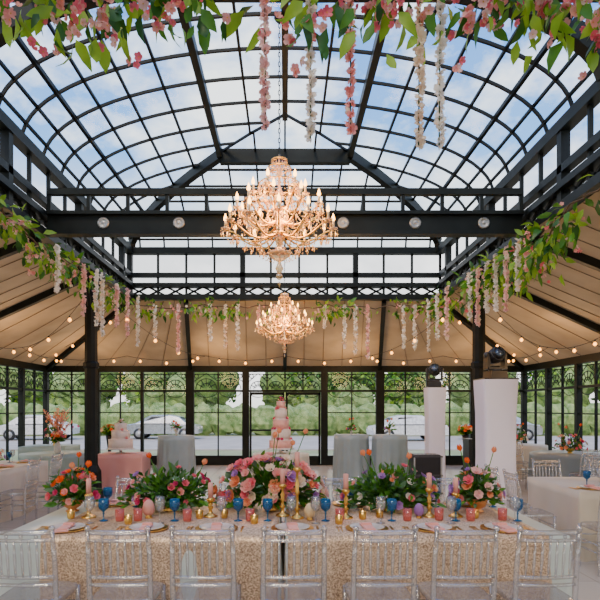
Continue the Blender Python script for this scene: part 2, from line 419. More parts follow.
Mb=Matrix.Translation((0,RY1,0)); wallframe(bays,14.0,Mb,'wall_back',door=(-1.05,1.05))
Mf=Matrix.Translation((0,RY0,0)); wallframe(bays,14.0,Mf,'wall_front')
Ls=RY1-RY0; nb=15; bw=Ls/nb
sb=[(-Ls/2+bw*i+0.06,-Ls/2+bw*(i+1)-0.06) for i in range(nb)]
for sx,nm in ((-1,'wall_left'),(1,'wall_right')):
    Ms=Matrix.Translation((sx*RW,(RY0+RY1)/2,0))@Matrix.Rotation(pi/2,4,'Z'); wallframe(sb,Ls,Ms,nm)
wi=1
for (p,q) in (((-RW,RY1),(RW,RY1)),((-RW,RY0),(RW,RY0)),((-RW,RY0),(-RW,RY1)),((RW,RY0),(RW,RY1))):
    m=MB(); m.add([(p[0],p[1],0.25),(q[0],q[1],0.25),(q[0],q[1],2.72),(p[0],p[1],2.72)],[(0,1,2,3)],WGLASS); m.build('window_%d'%wi); wi+=1
m=MB()
for sx in (-1,1):
    a=0.02*sx; b=1.03*sx; x0,x1=min(a,b),max(a,b); y=RY1-0.12
    for (u,v,z0,z1) in ((x0,x0+.06,0.02,2.13),(x1-.06,x1,0.02,2.13),(x0,x1,0.02,0.28),(x0,x1,2.05,2.13),(x0,x1,1.0,1.05)):
        m.box(((u+v)/2,y,(z0+z1)/2),(v-u,0.05,z1-z0),IRON)
    m.tube([(sx*.07,y-.06,1.15),(sx*.07,y-.06,1.45)],0.012,GOLD,6)
    for zc in (1.17,1.43): m.tube([(sx*.07,y-.06,zc),(sx*.07,y,zc)],0.008,GOLD,5)
m.build('door_1')

# ---------------------------------------------------------------- string lights
m=MB()
def swag(p,q,n,dip,cab=0.006,br=0.038):
    p=V(p);q=V(q); pts=[]
    for i in range(17):
        t=i/16; a=p.lerp(q,t); a.z-=dip*4*t*(1-t); pts.append(a)
    m.tube(pts,cab,CABLE,4)
    for i in range(n):
        t=(i+0.5)/n; a=p.lerp(q,t); a.z-=dip*4*t*(1-t)
        m.lathe([(0.012,0),(0.014,-0.04),(0.008,-0.045)],CABLE,6,a)
        m.lathe([(0.01,-0.04),(br,-0.075),(br*0.9,-0.10),(0.004,-0.125)],BULB,8,a)
xs_=[-6.6,-4.4,-2.2,0,2.2,4.4,6.6]
for a,b in zip(xs_[:-1],xs_[1:]):
    swag((a,15.6,3.12),(b,15.6,3.12),3,0.12)
for sx in (-1,1):
    for a,b in ((15.6,13.2),(13.2,10.8),(10.8,8.2),(8.2,5.8)):
        swag((sx*6.2,a,3.10),(sx*6.2,b,3.10),3,0.12)
    swag((sx*3.9,13.3,3.95),(sx*6.6,15.6,3.12),4,0.05)
    swag((sx*3.85,10.6,3.7),(sx*6.2,13.2,3.10),3,0.2)
    swag((sx*3.3,10.6,3.7),(sx*2.2,15.6,3.12),4,0.25)
m.build('festoon_string_lights')

# ---------------------------------------------------------------- chandelier
def chandelier():
    m=MB()
    m.lathe([(0.004,0.0),(0.03,0.02),(0.055,0.07),(0.03,0.12),(0.02,0.15),(0.09,0.19),(0.14,0.23),(0.16,0.27),(0.05,0.30),(0.03,0.36),(0.06,0.42),(0.075,0.47),(0.035,0.53),(0.022,0.6),(0.05,0.68),(0.06,0.75),(0.03,0.8),(0.02,0.9),(0.045,0.96),(0.055,1.02),(0.02,1.08),(0.018,1.2),(0.04,1.25),(0.03,1.32),(0.012,1.4),(0.01,1.5)],CRYST,14)
    m.lathe([(0.05,0.475),(0.09,0.49),(0.09,0.52),(0.05,0.535)],GOLD,14); m.lathe([(0.04,0.80),(0.07,0.81),(0.07,0.835),(0.04,0.85)],GOLD,14)
    for (r,z,n) in ((0.15,1.33,10),(0.10,1.43,8),(0.27,1.12,14)):
        m.tube([(r*math.cos(2*pi*i/16),r*math.sin(2*pi*i/16),z) for i in range(16)],0.008,GOLD,5,True)
        for i in range(4):
            t=i*pi/2; m.tube([(0,0,z+.03),(r*math.cos(t),r*math.sin(t),z)],0.005,GOLD,4)
        for i in range(n*2):
            t=2*pi*i/(n*2); x,y=r*math.cos(t),r*math.sin(t)
            m.octa((x,y,z-0.02),0.010,0.025,CRYST); m.octa((x,y,z-0.06),0.014,0.07,CRYST)
    def arms(n,L,z0,ze,off,drop):
        for i in range(n):
            t=off+2*pi*i/n; c,s_=math.cos(t),math.sin(t)
            P=[]
            for k in range(13):
                f=k/12; r=0.06+(L-0.06)*f; z=z0+(ze-z0)*f**2 - drop*math.sin(pi*min(1,f*1.15))
                P.append((r*c,r*s_,z))
            m.tube(P,0.012,GOLD,6)
            x,y,z=P[-1]
            m.lathe([(0.008,-0.02),(0.012,0.0),(0.05,0.012),(0.062,0.026),(0.055,0.024),(0.02,0.015),(0.014,0.04)],CRYST,10,(x,y,z))
            m.lathe([(0.015,0.02),(0.015,0.11),(0.010,0.115)],CANDLEW,8,(x,y,z))
            m.lathe([(0.006,0.11),(0.024,0.135),(0.020,0.165),(0.002,0.215)],FLAME,8,(x,y,z))
            for k in range(6):
                a=2*pi*k/6; m.octa((x+.055*math.cos(a),y+.055*math.sin(a),z+.0),0.008,0.02,CRYST)
                m.octa((x+.055*math.cos(a),y+.055*math.sin(a),z-.045),0.012,0.065,CRYST)
            for k in range(1,15):
                f=k/15; r=(0.15)*(1-f)+L*0.86*f; zc=1.30*(1-f)+(z+0.0)*f-0.16*4*f*(1-f)
                if zc>z0-0.1: m.octa((r*c,r*s_,zc),0.010,0.024,CRYST)
            t2=off+2*pi*(i+1)/n
            for k in range(1,8):
                f=k/8; a=t+(t2-t)*f; m.octa((L*.97*math.cos(a),L*.97*math.sin(a),z-0.02-0.09*4*f*(1-f)),0.010,0.024,CRYST)
            for f in (0.35,0.6,0.8):
                k=int(f*12); px,py,pz=P[k]; m.octa((px,py,pz-0.03),0.009,0.02,CRYST); m.octa((px,py,pz-0.09),0.016,0.09,CRYST)
            for k in range(1,9):
                f=k/9; r=L*0.8*(1-f)+0.10*f; zc=(z-0.05)*(1-f)+0.16*f-0.05*4*f*(1-f); m.octa((r*c,r*s_,zc),0.010,0.024,CRYST)
    arms(12,0.70,0.50,0.55,0,0.10)
    arms(10,0.55,0.66,0.78,0.2,0.09)
    arms(6,0.34,0.84,1.00,0.1,0.07)
    m.ball((0,0,-0.03),0.045,CRYST,10,6); m.octa((0,0,-0.12),0.02,0.09,CRYST)
    return m
cm=chandelier()
ch=cm.build('crystal_chandelier',(-0.07,6.9,3.32)); ch.scale=(.95,.95,.98)
ch2=place(ch.data,'crystal_chandelier',(-0.01,11.6,2.86),sc=0.82)
for (o,sc) in ((ch,.98),(ch2,0.82)):
    x,y,z=o.location; rd=MB(); top=(zz(x,y)-0.12)
    a=1.48; b=(top-z)/sc
    n=int((b-a)/0.06)
    for i in range(n):
        c=a+0.06*i+0.02
        pts=[(0.012*math.cos(t) if i%2 else 0,0.012*math.cos(t) if not i%2 else 0,c+0.038*math.sin(t)) for t in [2*pi*k/8 for k in range(8)]]
        rd.tube(pts,0.005,IRON,4,True)
    rd.lathe([(0.001,b-0.06),(0.04,b-0.05),(0.07,b-0.01),(0.07,b)],IRON,12)
    c_=rd.build('chandelier_chain'); c_.parent=o
def pl(name,loc,e,col,r=0.25):
    l=bpy.data.lights.new(name,'POINT'); l.energy=e; l.color=col; l.shadow_soft_size=r
    o=bpy.data.objects.new(name,l); scene.collection.objects.link(o); o.location=loc; return o
pl('chandelier_lamp',(-0.07,6.9,4.05),180,(1,0.50,0.15),0.35)
pl('chandelier_lamp',(-0.01,11.6,3.45),130,(1,0.50,0.15),0.28)
WARM=(1.0,0.58,0.26)
for x,y in ((-5.2,14.6),(-1.8,14.8),(1.8,14.8),(5.2,14.6),(-5.3,11.2),(5.3,11.2),(-5.3,7.4),(5.3,7.4),(-5.3,2.5),(5.3,2.5),(0,-4.8)):
    pl('aisle_fill_light',(x,y,2.6),44,WARM,0.3)  # added warm fill lights to brighten the aisles, separate from the string bulbs

# ---------------------------------------------------------------- garlands
def garland(name,path,nleaf,nfl,rad,lsz,fsz,cols,strands=(),hang=0.0,clump=None,leafm=LEAFM,beadr=0.03):
    m=MB(); path=[V(p) for p in path]
    seg=[(path[i+1]-path[i]).length for i in range(len(path)-1)]; tot=sum(seg)
    def at(t):
        d=t*tot
        for i,s_ in enumerate(seg):
            if d<=s_ or i==len(seg)-1: return path[i].lerp(path[i+1],min(1,d/s_)),(path[i+1]-path[i]).normalized()
            d-=s_
    vine=[at(i/40)[0]+V((U(-1,1),U(-1,1),U(-1,1)))*rad*0.25 for i in range(41)]
    m.tube(vine,0.012,BARK,5)
    def dens():
        for _ in range(20):
            t=random.random()
            if clump is None or random.random()<clump(t): return t
        return t
    for i in range(nleaf):
        p,d=at(dens()); a=U(0,2*pi); r=rad*math.sqrt(random.random())
        x=d.orthogonal().normalized(); y=d.cross(x); off=x*math.cos(a)*r+y*math.sin(a)*r
        off.z-=abs(random.gauss(0,1))*hang
        dr=off.normalized()+d*U(-1,1)+V((0,0,U(-0.9,0.4)))
        L=lsz*U(0.6,1.25); m.leaf(p+off,dr,L,L*U(0.34,0.5),random.choice(leafm),U(0,0.4))
    for i in range(nfl):
        p,d=at(dens()); off=V((U(-1,1),U(-1,1),U(-1,0.6)))*rad; off.z-=abs(random.gauss(0,1))*hang
        c=p+off
        for k in range(random.choice((1,3,4))):
            m.flower(c+V((U(-1,1),U(-1,1),U(-1,1)))*fsz*1.1,V((U(-1,1),-U(0.2,1),U(-1,0.4))),fsz*U(.7,1.1),random.choice(cols),1,YEL)
    for (x,y,zt,zb,col) in strands:
        m.tube([(x,y,zt),(x+U(-.01,.01),y,zb)],0.004,LEAFM[0],4)
        z=zt
        while z>zb:
            jit=beadr*0.25
            m.flower((x+U(-jit,jit),y+U(-jit,jit),z),(U(-1,1),U(-1,1),U(-.9,.2)),beadr*U(.75,1.15),col if random.random()<.8 else CREAM,1,None)
            z-=beadr*0.5
    return m.build(name)
gy=3.24
pts=[(-1.7+0.2*i,gy+U(-.05,.05),4.11+0.05*math.sin(i*1.3)) for i in range(20)]
def cl(t):
    x=-1.7+3.8*t
    return 1.0 if (x<-0.45 or x>0.95) else (0.75 if (0.0<x<0.75) else 0.25)
BR=[LEAFM[1],LEAFM[2],LEAFM[2]]
garland('hanging_flower_garland',pts,300,160,0.12,0.15,0.034,[PINK,BLUSH,PINK,BLUSH,PALE],
  strands=[(-0.12,gy,4.2,3.29,PALE),(0.15,gy,4.2,3.23,WHITE),(0.38,gy,4.2,3.27,BLUSH),(0.78,gy,4.2,3.19,CREAM),(0.90,gy,4.2,3.19,WHITE)],hang=0.13,clump=cl,leafm=BR+[LEAFM[0]],beadr=0.032)
def bunch(*cs):
    return lambda t: max([0.10]+[math.exp(-((t-c)/w)**2) for c,w in cs])
L1=[(-3.42,5.6,4.10),(-3.42,7.0,4.05),(-3.40,8.0,3.92),(-3.40,9.2,4.0),(-3.40,10.6,4.03),(-3.4,12.8,4.03)]
sL=[(-3.25,8.0,4.0,3.35,WHITE),(-3.2,8.9,3.95,3.15,PALE),(-3.2,9.5,4.0,3.1,WHITE),(-3.2,9.8,4.0,2.95,WHITE),(-3.15,10.5,4.0,3.2,PALE),(-3.15,11.2,4.05,3.1,PALE),(-3.15,12.0,4.05,3.0,WHITE)]
garland('hanging_flower_garland',L1,430,60,0.17,0.15,0.035,[BLUSH,PALE,CREAM],sL,hang=0.14,beadr=0.046,leafm=BR+[LEAFM[0]],clump=bunch((.18,.12),(.42,.14),(.75,.1)))
R1=[(3.42,5.6,4.10),(3.40,6.6,4.1),(3.36,7.2,3.92),(3.38,8.0,3.9),(3.42,9.0,3.97),(3.40,10.6,4.03),(3.4,12.8,4.03)]
sR=[(3.2,7.4,4.0,3.5,BLUSH),(3.2,7.7,4.0,3.3,WHITE),(3.2,8.1,4.0,3.1,PALE),(3.2,8.5,4.0,3.15,WHITE),(3.2,8.9,4.0,3.2,WHITE),(3.2,9.3,4.0,3.05,PALE),(3.2,9.7,4.0,3.2,WHITE),(3.15,10.9,4.05,3.0,PALE),(3.15,11.6,4.05,3.1,WHITE),(3.15,12.3,4.05,2.9,WHITE)]
garland('hanging_flower_garland',R1,640,80,0.21,0.17,0.038,[PINK,BLUSH,PALE],sR,hang=0.20,clump=bunch((.25,.10),(.42,.10),(.62,.05),(.9,.07)),beadr=0.046,leafm=BR+[LEAFM[0]])
B1=[(-3.4+0.34*i,12.8,4.03-0.07*abs(math.sin(i*0.7))) for i in range(21)]
sB=[(x,12.72,4.0,4.0-l,c) for x,l,c in ((-2.95,.75,WHITE),(-2.42,1.05,PALE),(-1.7,.8,WHITE),(-1.35,.95,CREAM),(-1.08,1.0,WHITE),(-.6,.5,PALE),(0.9,.5,WHITE),(1.35,.95,WHITE),(1.6,1.1,WHITE),(1.88,1.2,PALE),(2.7,.95,WHITE),(2.95,1.0,WHITE))]
garland('hanging_flower_garland',B1,380,60,0.14,0.16,0.042,[BLUSH,PALE,CREAM],sB,hang=0.09,clump=bunch((.06,.05),(.27,.08),(.48,.03),(.68,.07),(.93,.06)),beadr=0.050,leafm=BR+[LEAFM[0]])

# ---------------------------------------------------------------- cloth tables
def cloth_table(name,cx,cy,lx,ly,h,mt,overlay=None,ox=(0,0),amp=0.018):
    m=MB()
    def skirt(x0,x1,y0,y1,zt,zb,mt,amp,outs,freq=22):
        per=[];n=int((x1-x0)/0.02);k=int((y1-y0)/0.03)
        for i in range(n): per.append((x0+(x1-x0)*i/n,y0,0,-1))
        for i in range(k): per.append((x1,y0+(y1-y0)*i/k,1,0))
        for i in range(n): per.append((x1-(x1-x0)*i/n,y1,0,1))
        for i in range(k): per.append((x0,y1-(y1-y0)*i/k,-1,0))
        rows=9; vs=[];P=len(per)
        for r in range(rows):
            t=r/(rows-1)
            for i,(x,y,a,b) in enumerate(per):
                s_=i*0.02
                w=amp*(t**0.7)*(math.sin(s_*freq+math.sin(s_*3.1)*2)+0.5*math.sin(s_*freq*0.43+1))
                o_=outs+w+0.02*t*(outs>0)
                vs.append((x+a*o_,y+b*o_,zt+(zb-zt)*t))
        fs=[(r*P+i,(r+1)*P+i,(r+1)*P+(i+1)%P,r*P+(i+1)%P) for r in range(rows-1) for i in range(P)]
        fs.append(tuple(range(P)))
        m.add(vs,fs,mt,True)
    skirt(-lx/2,lx/2,-ly/2,ly/2,h,0.0,mt,amp,0.0)
    if overlay:
        skirt(-lx/2+ox[0],lx/2-ox[1],-ly/2,ly/2,h+0.006,0.14,overlay,amp,0.012)
    return m.build(name,(cx,cy,0))
TY0,TY1=3.98,5.42; TC=(TY0+TY1)/2; TL=TY1-TY0
cloth_table('banquet_table',-1.035,TC,1.99,TL,0.76,SILV,SEQ,(0.30,0.02),amp=.028)
cloth_table('banquet_table',1.015,TC,2.02,TL,0.76,SILV,SEQ,(0.02,0.16),amp=.028)

def round_table(name,x,y,r,h,mt,amp=0.02):
    m=MB(); n=72; rows=12; vs=[]
    for j in range(rows):
        t=j/(rows-1)
        rr=r+0.03*t
        for i in range(n):
            a=2*pi*i/n; q=rr+amp*(t**.6)*math.sin(a*14+math.sin(a*3))
            vs.append((q*math.cos(a),q*math.sin(a),h*(1-t)))
    fs=[(j*n+i,(j+1)*n+i,(j+1)*n+(i+1)%n,j*n+(i+1)%n) for j in range(rows-1) for i in range(n)]; fs.append(tuple(range(n)))
    m.add(vs,fs,mt,True)
    return m.build(name,(x,y,0))

# ---------------------------------------------------------------- chairs
def chair():
    m=MB(); A=ACR
    for sx in (-1,1):
        m.tube([(sx*.185,-.17,0),(sx*.19,-.175,.45),(sx*.19,-.20,.70),(sx*.185,-.235,.92)],[.014,.019,.017,.015],A,8)
        m.ball((sx*.185,-.237,.928),.021,A,8,5)
        m.tube([(sx*.19,.19,0),(sx*.19,.19,.45)],[.012,.018],A,8)
        m.tube([(sx*.19,-.175,.22),(sx*.19,.19,.22)],.009,A,6); m.tube([(sx*.19,-.175,.30),(sx*.19,.19,.30)],.009,A,6)
    for y in (-.175,.19): 
        m.tube([(-.19,y,.25),(.19,y,.25)],.009,A,6); m.tube([(-.19,y,.34),(.19,y,.34)],.009,A,6)
    def yb(z): return -.175-(z-.45)*0.125
    for z,r in ((.905,.017),(.855,.012),(.62,.012),(.57,.012)):
        m.tube([(.185*t,yb(z)-.02*(1-t*t),z) for t in [-1+i/4 for i in range(9)]],r,A,8)
    for i in range(7):
        x=-.138+.046*i; o=-.02*(1-(x/.185)**2); m.tube([(x,yb(.62)+o,.62),(x,yb(.74)+o,.74),(x,yb(.855)+o,.855)],[.007,.011,.007],A,6)
    for i in (1,3,5):
        x=-.138+.046*i; o=-.02*(1-(x/.185)**2); m.ball((x,yb(.88)+o,.88),.014,A,6,4)
    vs=[];n=28
    for z,s_ in ((.435,.98),(.45,1.0),(.468,.99),(.474,.93)):
        for i in range(n):
            a=2*pi*i/n; c,s2=math.cos(a),math.sin(a); e=0.35
            vs.append((.205*s_*math.copysign(abs(c)**e,c)*(1+.04*s2),.205*s_*math.copysign(abs(s2)**e,s2),z))
    fs=[(j*n+i,j*n+(i+1)%n,(j+1)*n+(i+1)%n,(j+1)*n+i) for j in range(3) for i in range(n)]; fs.append(tuple(range(n-1,-1,-1))); fs.append(tuple(3*n+i for i in range(n)))
    m.add(vs,fs,A,False)
    return m
cmesh=chair(); c0=cmesh.build('dining_chair',(-1.62,3.68,0))
for i,x in enumerate((-1.03,-.51,.045,.61,1.11,1.62)): place(c0.data,'dining_chair',(x,3.68,0),U(-.05,.05))
for x in (-1.6,-1.05,-.5,.05,.6,1.15,1.7): place(c0.data,'dining_chair',(x,5.74,0),pi)

# ---------------------------------------------------------------- tabletop items
def lathe_obj(name,parts,loc):
    m=MB()
    for prof,mt,n in parts: m.lathe(prof,mt,n)
    return m.build(name,loc)
gob=[([(0.034,0),(0.034,0.004),(0.006,0.012),(0.005,0.05),(0.010,0.06),(0.005,0.07),(0.012,0.078),(0.036,0.10),(0.042,0.135),(0.040,0.175),(0.037,0.175),(0.038,0.135),(0.03,0.105),(0.001,0.085)],BLUEG,14)]
gx=[-1.46,-.90,-.39,-.14,.34,.87,1.37,1.87]
G0=None
Z=0.767
for x in gx:
    loc=(x+U(-.02,.02),4.48,Z)
    if G0 is None: G0=lathe_obj('blue_goblet',gob,loc)
    else: place(G0.data,'blue_goblet',loc)
for x in (-1.62,-1.36,.62,1.38,1.9): place(G0.data,'blue_goblet',(x,5.12,Z))
tum=[([(0.028,0),(0.033,0.01),(0.037,0.095),(0.035,0.095),(0.031,0.012),(0.001,0.01)],PINKG,14)]
T0=None
for x in [-1.32,-1.18,-.78,-.28,.44,.98,1.24,1.49,1.75]:
    loc=(x,4.48+U(-.03,.03),Z)
    if T0 is None: T0=lathe_obj('pink_tumbler',tum,loc)
    else: place(T0.data,'pink_tumbler',loc)
wine=[([(0.035,0),(0.035,0.004),(0.005,0.012),(0.004,0.09),(0.02,0.10),(0.040,0.13),(0.042,0.165),(0.034,0.21),(0.032,0.21),(0.040,0.165),(0.036,0.13),(0.001,0.10)],CLEARG,14)]
W0=None
for x in [-1.53,-.98,-.50,.05,.24,.75,1.30,1.80]:
    loc=(x,4.385,Z)
    if W0 is None: W0=lathe_obj('wine_glass',wine,loc)
    else: place(W0.data,'wine_glass',loc)
def setting():
    m=MB()
    m.lathe([(0.10,0),(0.155,0.008),(0.16,0.014),(0.155,0.014),(0.10,0.006),(0.001,0.006)],GOLD,28)
    m.lathe([(0.07,0.008),(0.12,0.016),(0.13,0.024),(0.125,0.024),(0.075,0.014),(0.001,0.014)],CHINA,28)
    m.box((0,-0.02,0.026),(0.07,0.22,0.012),PINKC,0.1); m.box((0,0.02,0.036),(0.085,0.03,0.02),PINKC,0.1,0.8)
    m.box((0.0,-0.12,0.018),(0.10,0.10,0.008),PINKC,0.35)
    for x,l in ((-.19,.17),(-.215,.15)):
        m.tube([(x,-.08,.004),(x,.03,.004)],.004,GOLD,5)
        for k in (-1,0,1): m.tube([(x,.03,.004),(x+k*.008,.045,.005),(x+k*.008,.085,.005)],.0025,GOLD,4)
    m.box((.19,.04,.004),(.016,.11,.003),GOLD); m.tube([(.19,-.09,.004),(.19,-.02,.004)],.005,GOLD,5)
    return m
sm=setting(); s0=sm.build('place_setting',(-1.62,4.17,Z))
for x in (-1.03,-.51,.055,.61,1.11,1.62): place(s0.data,'place_setting',(x,4.17,Z))
for x in (-1.6,-1.05,-.5,.05,.6,1.15,1.7): place(s0.data,'place_setting',(x,5.23,Z),pi)

def candlestick(h):
    m=MB()
    m.lathe([(0.06,0),(0.06,0.008),(0.035,0.02),(0.016,0.035),(0.013,0.06),(0.026,0.075),(0.013,0.09),(0.011,h*.45),(0.024,h*.5),(0.013,h*.55),(0.020,h*.66),(0.011,h*.72),(0.010,h-.05),(0.030,h-.03),(0.036,h-.015),(0.020,h)],GOLD,16)
    m.lathe([(0.021,h-.002),(0.021,h+.12),(0.004,h+.125)],CANDLEP,12)
    m.tube([(0,0,h+.12),(0,0,h+.135)],.002,CABLE,4)
    return m
for x,y,h in ((.10,4.60,.42),(-.02,4.70,.27),(.50,4.60,.24),(-1.62,4.62,.20),(1.42,4.66,.2),(-.62,4.66,.16),(1.20,4.66,.24)):
    candlestick(h).build('gold_candlestick',(x,y,Z))
for x,y,mt,r in ((-1.12,4.6,CANDLEP,.05),(.20,4.52,CANDLEW,.045),(1.10,4.6,LAV,.04)):
    m=MB(); prof=[(max(1e-4,r*math.sin(t)*(1+.12*math.cos(t))),r*.35+r*1.35*(1-math.cos(t))) for t in [pi*i/10 for i in range(11)]]
    m.lathe(prof,mt,14); m.lathe([(r*.55,0),(r*.6,r*.12),(r*.45,r*.3),(r*.55,r*.5),(r*.5,r*.5),(r*.3,r*.3)],GOLD,12); m.build('decorative_egg',(x,y,Z))
# votive candles
vt=None
for x,y in ((-.70,4.58),(.63,4.55),(-1.75,4.58),(-.50,4.60),(.78,4.62),(1.56,4.60),(-1.22,4.36),(.42,4.36),(-.24,4.38)):
    if vt is None:
        m=MB(); m.lathe([(0.024,0),(0.030,0.01),(0.032,0.065),(0.029,0.065),(0.026,0.012),(0.001,0.012)],GOLD,14)
        m.lathe([(0.024,0.014),(0.024,0.048),(0.001,0.05)],CANDLEW,12); m.lathe([(0.001,0.05),(0.005,0.058),(0.001,0.075)],FLAME,6)
        vt=m.build('votive_candle',(x,y,Z))
    else: place(vt.data,'votive_candle',(x,y,Z))

def tulip(m,base,tip,mt,sz=0.03):
    base=V(base);tip=V(tip); mid=base.lerp(tip,.5)+V((U(-.03,.03),U(-.03,.03),0.02)); m.tube([base,mid,tip],.004,LEAFM[1],5)
    d=(tip-mid).normalized(); x=d.orthogonal().normalized(); y=d.cross(x)
    for k in range(6):
        t=2*pi*k/6; e=x*math.cos(t)+y*math.sin(t); q=d.cross(e); r=sz*(.62 if k%2 else .55)
        m.add([tip,tip+e*r+q*r*.7+d*sz*.7,tip+e*r-q*r*.7+d*sz*.7,tip+e*r*.95+q*r*.5+d*sz*1.3,tip+e*r*.95-q*r*.5+d*sz*1.3,tip+e*r*.55+d*sz*1.8],[(0,1,2),(1,3,4,2),(3,5,4)],mt,True)
    m.leaf(base.lerp(tip,.2),(d+V((U(-.6,.6),U(-.6,.6),0))),.16,.03,LEAFM[1],.1)
def arrangement(name,loc,rx,ry,rz,nl,nf,cols,fs=(.03,.055),tul=0,tcol=ORANGE,vase=GOLD,vh=.10,vr=.09,th=(.30,.5),low=True,lmax=.11):
    m=MB()
    m.lathe([(vr*.6,0),(vr*.65,vh*.06),(vr*.35,vh*.2),(vr*.8,vh*.45),(vr,vh*.8),(vr*.95,vh),(vr*.9,vh),(vr*.7,vh*.6),(.001,vh*.5)],vase,18)
    c=V((0,0,vh))
    def hd():
        a=U(0,2*pi); e=math.asin(U(-.18 if low else .1,1)); return V((math.cos(a)*math.cos(e),math.sin(a)*math.cos(e),math.sin(e)))
    for i in range(nl):
        d=hd(); k=U(.2,.98); p=c+V((d.x*rx*k,d.y*ry*k,max(-vh*.3,d.z*rz*k)))
        L=U(.05,lmax); m.leaf(p,d+V((U(-.7,.7),U(-.7,.7),U(-.4,.4))),L,L*U(.3,.5),random.choice(LEAFM[:2]+[EUC,LEAFM[1],LEAFM[1]]),U(0,.4))
    for i in range(nf):
        d=hd()
        if d.z<-.05: d.z=abs(d.z)
        k=U(.92,1.12); p=c+V((d.x*rx*k,d.y*ry*k,d.z*rz*k))
        m.tube([c,p],.003,LEAFM[0],3)
        m.flower(p,d+V((0,-.3,.1)),U(*fs),random.choice(cols),3,None,6)
    for i in range(tul):
        d=hd(); tp=c+V((d.x*rx*.75,d.y*ry*.6,vh*.0+U(*th))); tulip(m,c+V((d.x*rx*.3,d.y*ry*.3,.02)),tp,tcol if random.random()<.5 else PEACH,U(.03,.038))
    return m.build(name,loc)
PAL=[PINK,BLUSH,PEACH,LAV,CREAM,HOT]
arrangement('flower_centerpiece',(-1.86,4.9,Z),.20,.17,.24,260,36,[ORANGE,PINK,PEACH,ORANGE,BLUSH,HOT],(.03,.05),3,ORANGE,TERRA,.11,.09,(.26,.38))
arrangement('flower_centerpiece',(-1.02,4.95,Z),.42,.17,.28,720,36,[PINK,LAV,BLUSH,WHITE,PINK,HOT],(.024,.042),2,ORANGE,GOLD,.08,.09,(.28,.38),lmax=.12)
arrangement('flower_centerpiece',(-.12,4.98,Z),.45,.18,.35,620,112,[PINK,BLUSH,PEACH,BLUSH,PALE,CREAM,BLUSH,LAV,PINK],(.038,.066),4,PEACH,GOLD,.10,.10,(.42,.60),lmax=.13)
arrangement('flower_centerpiece',(.92,4.95,Z),.44,.17,.29,720,34,[PINK,LAV,BLUSH,WHITE,PEACH],(.024,.044),3,ORANGE,GOLD,.08,.09,(.34,.50),lmax=.12)
arrangement('flower_centerpiece',(1.68,4.9,Z),.20,.17,.25,260,38,[PEACH,PINK,BLUSH,PALE,HOT,LAV],(.03,.052),3,ORANGE,TERRA,.11,.09,(.28,.42))

# ---------------------------------------------------------------- background furniture
def cake(name,loc,tiers,flw,cols,ma=CAKEP,mb2=CAKEW):
    m=MB(); z=0
    m.lathe([(.10,0),(.10,.01),(.03,.03),(.03,.07),(tiers[0][0]+.04,.085),(tiers[0][0]+.04,.095)],CHINA,24); z=.095
    for i,(r,h) in enumerate(tiers):
        m.lathe([(r,z),(r,z+h-.012),(r-.012,z+h)],ma if i%2==0 else mb2,32)
        m.tube([(r*math.cos(2*pi*k/24),r*math.sin(2*pi*k/24),z+.008) for k in range(24)],.010,mb2,5,True)
        m.tube([(r*math.cos(2*pi*k/24),r*math.sin(2*pi*k/24),z+h-.008) for k in range(24)],.006,mb2,5,True)
        z+=h
        if i<len(tiers)-1: 
            for k in range(flw):
                a=U(0,2*pi) ; r2=tiers[i+1][0]; m.flower((((r2+.01)*math.cos(a)),((r2+.01)*math.sin(a)),z+.02),(math.cos(a),math.sin(a),.5),U(.025,.045),random.choice(cols),2,None,6)
    for k in range(9): m.flower((U(-.04,.04),U(-.04,.04),z+U(.0,.06)),(U(-1,1),U(-1,1),1),U(.03,.05),random.choice(cols),2,None,6)
    for k in range(10): m.leaf((0,0,z),(U(-1,1),U(-1,1),.4),.10,.035,LEAFM[1])
    return m.build(name,loc)
round_table('cake_table',-.08,11.0,.55,.78,IVORY)
cake('wedding_cake',(-.08,11.0,.781),[(.23,.17),(.19,.2),(.155,.2),(.12,.2),(.085,.16)],9,[PINK,BLUSH,HOT,PINK])
cloth_table('dessert_table',-3.25,11.3,.9,.7,.76,PINKC,amp=.012)
cake('wedding_cake',(-3.3,11.25,.761),[(.24,.19),(.18,.17),(.12,.15)],2,[WHITE,BLUSH],CAKEW,CAKEW)
for x,y,h,mt in ((-2.25,11.6,1.1,GREYB),(1.42,12.0,1.1,GREYB),(2.22,11.9,1.1,GREYB)):
    round_table('cocktail_table',x,y,.37,h,mt,.02)
for x,y in ((1.42,12.0),(2.22,11.9),(-2.25,11.6)):
    arrangement('bud_vase_flowers',(x,y,1.1),.09,.09,.12,30,10,PAL,(.02,.035),2,ORANGE,CERAM,.12,.035,(.12,.22))
def pampas(name,loc,h=.55):
    m=MB(); m.lathe([(.05,0),(.07,.05),(.06,.18),(.03,.25),(.035,.27),(.03,.27),(.02,.24)],CERAM,14)
    for i in range(18):
        a=U(0,2*pi); s_=U(.05,.28); tip=V((s_*math.cos(a),s_*math.sin(a),.27+U(.25,h))); m.tube([(0,0,.24),V((tip.x*.35,tip.y*.35,.24+(tip.z-.24)*.55)),tip],.003,BARK,4)
        for k in range(18):
            p=V((tip.x*.4,tip.y*.4,.24+(tip.z-.24)*.6)).lerp(tip,k/17); m.leaf(p,(U(-1,1),U(-1,1),1.0),.08,.024,random.choice((PAMPAS,PAMPAS,BLUSH,CREAM)))
    for i in range(16): m.flower((U(-.14,.14),U(-.14,.14),.3+U(0,.12)),(U(-1,1),U(-1,1),.6),.055,random.choice((PEACH,ORANGE,BLUSH,PINK)),2,None,6)
    for i in range(30): m.leaf((0,0,.26),(U(-1,1),U(-1,1),U(-.2,.8)),.16,.05,random.choice(LEAFM))
    return m.build(name,loc)
round_table('round_guest_table',-4.6,11.3,.70,.76,SAGE); pampas('pampas_arrangement',(-4.55,11.2,.76),.66)
cloth_table('guest_table',-4.75,8.6,1.3,2.2,.76,IVORY)
